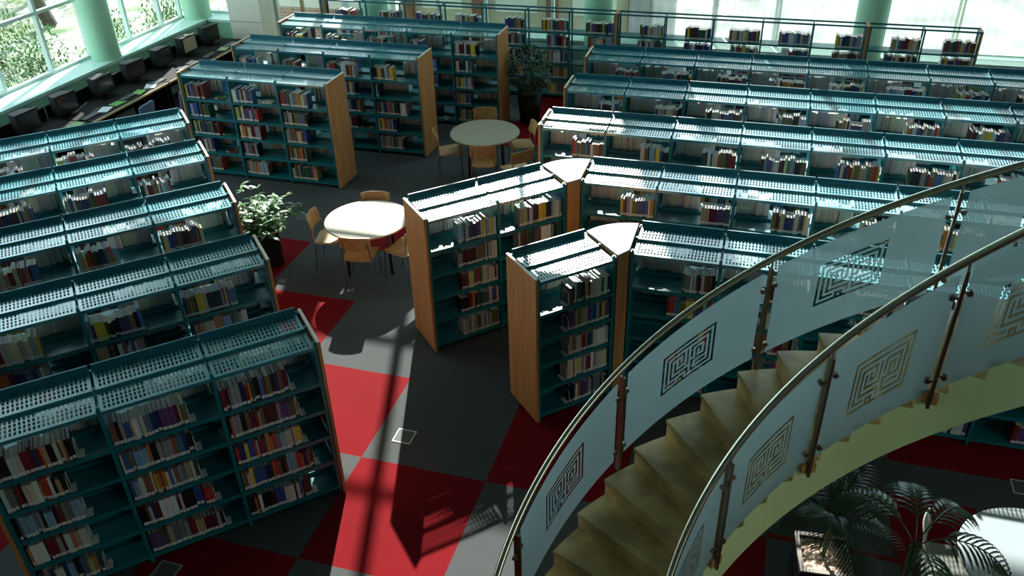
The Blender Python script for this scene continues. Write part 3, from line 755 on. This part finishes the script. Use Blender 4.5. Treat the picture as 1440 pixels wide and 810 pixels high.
for i, y in enumerate((11.15,12.1,13.15,14.1,15.05,15.95,16.8,10.2)):
    t = thing('computer_monitor', 'black computer monitor by the left windows, %s' % names[i], 'monitor', (-12.3,y,.7302), R.uniform(-.12,.12), 'computer monitors on the window desks')
    mb = MB(); mb.box(-.11,.11,-.12,.12,0,.015); mb.box(-.03,.03,-.03,.03,.015,.10); mb.build('stand', BLACK, t)
    mb = MB(); mb.box(-.02,.03,-.24,.24,.06,.42); mb.prism([(-.24,-.15),(-.02,-.22),(-.02,.22),(-.24,.15)], .08, .40); o = mb.build('housing', BLACK, t)
    mb = MB(); mb.box(.03,.032,-.21,.21,.10,.39); mb.build('screen', BEIGE if i == 5 else SCREEN, t)  # the sixth screen gets a plain beige colour
    k = thing('keyboard', 'dark keyboard before the %s monitor on the window desks' % names[i].split(',')[0], 'keyboard', (-11.86,y+.02,.7302), 0, 'keyboards on the window desks')
    mb = MB(); mb.box(-.075,.075,-.21,.21,0,.014); mb.build('case', BLACK, k)
    mb = MB()
    for a in range(4):
        for c in range(12): mb.box(-.065+a*.034,-.037+a*.034,-.2+c*.0335,-.172+c*.0335,.014,.02)
    mb.build('keys', pmat('grey_keys', (.08,.08,.085), .5), k)
for i, (y, rz, c, lab) in enumerate([(12.55,.3,(.7,.72,.74),'stack of white papers'),(12.86,-.1,(.16,.40,.10),'green leaflet'),(13.5,.2,(.18,.42,.10),'green booklet'),(13.86,.5,(.75,.76,.78),'small pile of white sheets'),(11.7,0,(.30,.42,.18),'green folder'),(16.5,.2,(.25,.38,.15),'small green folder')]):
    mb = MB()
    for q in range(4 if 'white' in lab else 2): mb.box(-.1+.006*q,.1+.004*q,-.14,.14+.003*q,.003*q,.003*q+.0028)
    o = mb.build('paper_stack', pmat('paper_%d' % i, c, .6), None, loc=(-11.84,y if i != 0 else 12.48,.7332), rz=rz)
    tag(o, lab + ' on the window desk, %s from the near end' % ['second','third','fourth','fifth','first','last'][i], 'papers')
BLUEC = pmat('blue_upholstery', (.06,.13,.26), .7, var=.1, scale=40)
for i, (x, y, rz) in enumerate([(-11.05,12.35,-1.5),(-10.78,13.35,-1.8),(-10.95,15.5,-1.4),(-11.0,11.2,-1.6)]):
    t = thing('office_chair', 'blue office chair at the window desks, ' + ['left of the pair seen above the left bookcases','right of the pair seen above the left bookcases','behind the upper left bookcase end','nearest, hidden below the desk line'][i], 'chair', (x,y,0), rz, 'blue office chairs at the desks')
    mb = MB()
    for q in range(5):
        a = q*2*PI/5; mb.tube([(0,0,.09),(.28*math.cos(a),.28*math.sin(a),.05)], .016, 6); mb.tube([(.28*math.cos(a),.28*math.sin(a)-.012,.028),(.28*math.cos(a),.28*math.sin(a)+.012,.028)], .028, 10)
    mb.build('star_base', BLACK, t)
    mb = MB(); mb.tube([(0,0,.08),(0,0,.42)], .025, 10); mb.tube([(0,.1,.42),(0,.26,.44),(0,.27,.65)], .014, 6); mb.build('column', DARKM, t)
    mb = MB(); mb.box(-.24,.24,-.23,.23,.42,.49); bevel(mb.build('seat', BLUEC, t), .03, 4)
    mb = MB(); curved_panel(mb, .44, .58, 1.0, .25, .31, .04, th=.045, n=12, rows=6); mb.build('backrest', BLUEC, t, smooth=True)

# ------------------------------------------------------------------ outside
GRASS = pmat('garden_ground', (.36,.36,.32), .9, col2=(.07,.13,.035), scale=1.3)
mb = MB(); mb.box(-45,14,18.7,60,-.5,-.3); mb.box(-45,-14.1,-12,18.7,-.5,-.3); tag(mb.build('garden_ground', GRASS), kind='structure')
HL = [pmat('hedge_leaf_a', (.10,.24,.05), .5, col2=(.04,.12,.03), scale=3), pmat('hedge_leaf_b', (.20,.34,.08), .5, col2=(.07,.16,.04), scale=3)]
BARK = pmat('tree_bark', (.10,.07,.05), .9, col2=(.05,.035,.03), scale=8)
def bush(x, y, rx, ry, rz_, label, mat, n=900, trunk=0, lf=.16):
    t = thing('garden_tree' if trunk else 'garden_bush', label, 'tree' if trunk else 'bush', (x,y,-.3), 0, 'shrubs and trees outside the left windows')
    f = MB(); zc = trunk + rz_
    blobs = [(Vector((R.uniform(-.6,.6)*rx,R.uniform(-.6,.6)*ry,zc+R.uniform(-.5,.5)*rz_)), R.uniform(.3,.55)) for _ in range(9)]
    for i in range(n):
        c, s = blobs[i % 9]; u = Vector((R.gauss(0,1),R.gauss(0,1),R.gauss(0,1))).normalized()*(R.random()**.4)
        p = c + Vector((u.x*rx*s*1.3,u.y*ry*s*1.3,u.z*rz_*s*1.3))
        if p.z < .02: p.z = R.uniform(.02,.3)
        leaf(f, p, u+Vector((R.gauss(0,.6),R.gauss(0,.6),R.gauss(0,.6))), lf*R.uniform(.7,1.4), lf*.5, .5, seg=2)
    f.build('foliage', mat, t)
    s_ = MB()
    for q in range(3 if not trunk else 1): s_.tube([(R.uniform(-.1,.1),R.uniform(-.1,.1),0),(R.uniform(-.2,.2),R.uniform(-.2,.2),zc*.5),(R.uniform(-.3,.3),R.uniform(-.3,.3),zc)], [.05,.04,.02] if not trunk else [.2,.17,.1], 8)
    s_.build('trunk', BARK, t)
bush(-15.6,12.4,.9,1.3,.75,'pale green bush against the nearest left window pane',HL[1],1500,0,.10)
bush(-16.0,15.3,.9,1.2,.8,'rounded bush outside the second left window pane',HL[0],1500,0,.10)
bush(-15.8,17.6,.8,1.0,.7,'low bush outside beside the second green column',HL[0],1200,0,.10)
bush(-15.9,20.2,1.1,1.2,.7,'low bush seen between the two columns',HL[0],1200,0,.11)
bush(-18.6,13.4,1.2,1.4,1.0,'dense bush behind the nearest left window pane',HL[0],1500,0,.12)
bush(-18.9,16.9,1.2,1.6,1.0,'dense pale bush behind the second left window pane',HL[1],1500,0,.12)
bush(-21.6,12.6,1.5,1.5,1.3,'tree with dark trunk outside the nearest left window',HL[0],1500,1.3,.13)
bush(-22.4,16.2,1.6,1.6,1.4,'broad tree behind the second left window pane',HL[1],1500,1.3,.13)
bush(-20.6,20.6,1.8,1.8,1.3,'large dark tree beyond the corner windows',HL[0],1600,.8,.13)
bush(-25.5,20.8,2.0,2.0,1.7,'tall tree at the back of the garden',HL[1],1600,1.3,.15)
bush(-26.5,15.0,2.0,2.0,1.8,'dark tree at the back left of the garden',HL[0],1600,1.4,.15)
bush(-24.5,26.0,2.4,2.4,1.6,'farthest tree beyond the corner windows',HL[0],1600,1.2,.15)
bush(-14.8,22.8,1.2,1.2,.9,'bush outside the small corner window',HL[0],1200,0,.12)
t = thing('brick_garden_wall', 'low brick wall outside the glazed door with pale render above', 'wall', (-11.6,20.6,-.3))
mb = MB(); mb.box(-2.6,2.1,0,.3,0,.95); mb.build('brick_face', BRICK, t)
mb = MB(); mb.box(-2.6,2.1,0,.3,.95,4); mb.build('render_face', pmat('pale_render', (.75,.72,.70), .8), t)
t = thing('office_building', 'tan building with red-brown columns seen through the far windows', 'building', (-6.1,21,-.3))
mb = MB(); mb.box(-3.3,3.2,0,.4,0,6.7); mb.build('facade', pmat('tan_render', (.55,.50,.38), .8, var=.1, scale=1), t)
for x in (-3.0,-1.1,.85,2.9):
    mb = MB(); mb.box(x-.13,x+.13,-.2,.0,0,6.7); mb.build('pilaster', pmat('red_brown_pilaster', (.22,.09,.05), .7), t)
for x in (-2.1,-.1,1.9):
    mb = MB(); mb.box(x-.55,x+.55,-.02,.0,1.0,2.2); mb.build('window', pmat('bright_window', (.75,.75,.70), .2), t)

# ------------------------------------------------------------------ light
w = bpy.data.worlds.new('world'); scn.world = w; w.use_nodes = True
bg = w.node_tree.nodes['Background']; bg.inputs[0].default_value = (.72,.90,1.0,1); bg.inputs[1].default_value = 2.4
sd = Vector((.30,-.954,-.565)).normalized()
sun = bpy.data.lights.new('sun', 'SUN'); sun.energy = 16.5; sun.angle = .009; sun.color = (1.0,.95,.87)
so = bpy.data.objects.new('sun', sun); COL.objects.link(so); so.rotation_euler = sd.to_track_quat('-Z','Y').to_euler(); so.location = (-8,30,20)
def area(name, loc, rot, sx_, sy_, e, col):
    l = bpy.data.lights.new(name, 'AREA'); l.shape = 'RECTANGLE'; l.size = sx_; l.size_y = sy_; l.energy = e; l.color = col
    o = bpy.data.objects.new(name, l); COL.objects.link(o); o.location = loc; o.rotation_euler = rot; return o
area('sky_light_far', (-2.4,19.3,6.8), (-PI/2,0,0), 21, 3.6, 760, (.60,.88,1.0))
area('sky_light_left', (-14.6,11,6.8), (PI/2,0,-PI/2), 13, 3.6, 400, (.60,.90,1.0))

area('stairwell_fill_light', (8.8,.5,4.2), (PI/2,0,PI/2), 6, 3.5, 165, (.88,1.0,.94))  # added fill lamp to brighten the stringer; no window is modelled here

# ------------------------------------------------------------------ camera
cam = bpy.data.cameras.new('camera'); co = bpy.data.objects.new('camera', cam); COL.objects.link(co); scn.camera = co
f, pitch, roll, yaw, hcam = 1190.36, .56118, -.028284, -.301483, 6.21
cam.sensor_fit = 'HORIZONTAL'; cam.sensor_width = 36; cam.lens = 36*f/1440; cam.clip_end = 300
fw = Vector((math.sin(yaw)*math.cos(pitch), math.cos(yaw)*math.cos(pitch), -math.sin(pitch))); rt = Vector((math.cos(yaw), -math.sin(yaw), 0)); up = rt.cross(fw)
r_ = rt*math.cos(roll)+up*math.sin(roll); u_ = -rt*math.sin(roll)+up*math.cos(roll)
m = Matrix.Identity(4); m.col[0][:3] = r_; m.col[1][:3] = u_; m.col[2][:3] = -fw; m.col[3][:3] = (0,0,hcam); co.matrix_world = m
scn.view_settings.view_transform = 'Standard'; scn.view_settings.exposure = 0.0; scn.view_settings.look = 'None'
scn.cycles.max_bounces = 8; scn.cycles.transparent_max_bounces = 16; scn.cycles.sample_clamp_indirect = 6
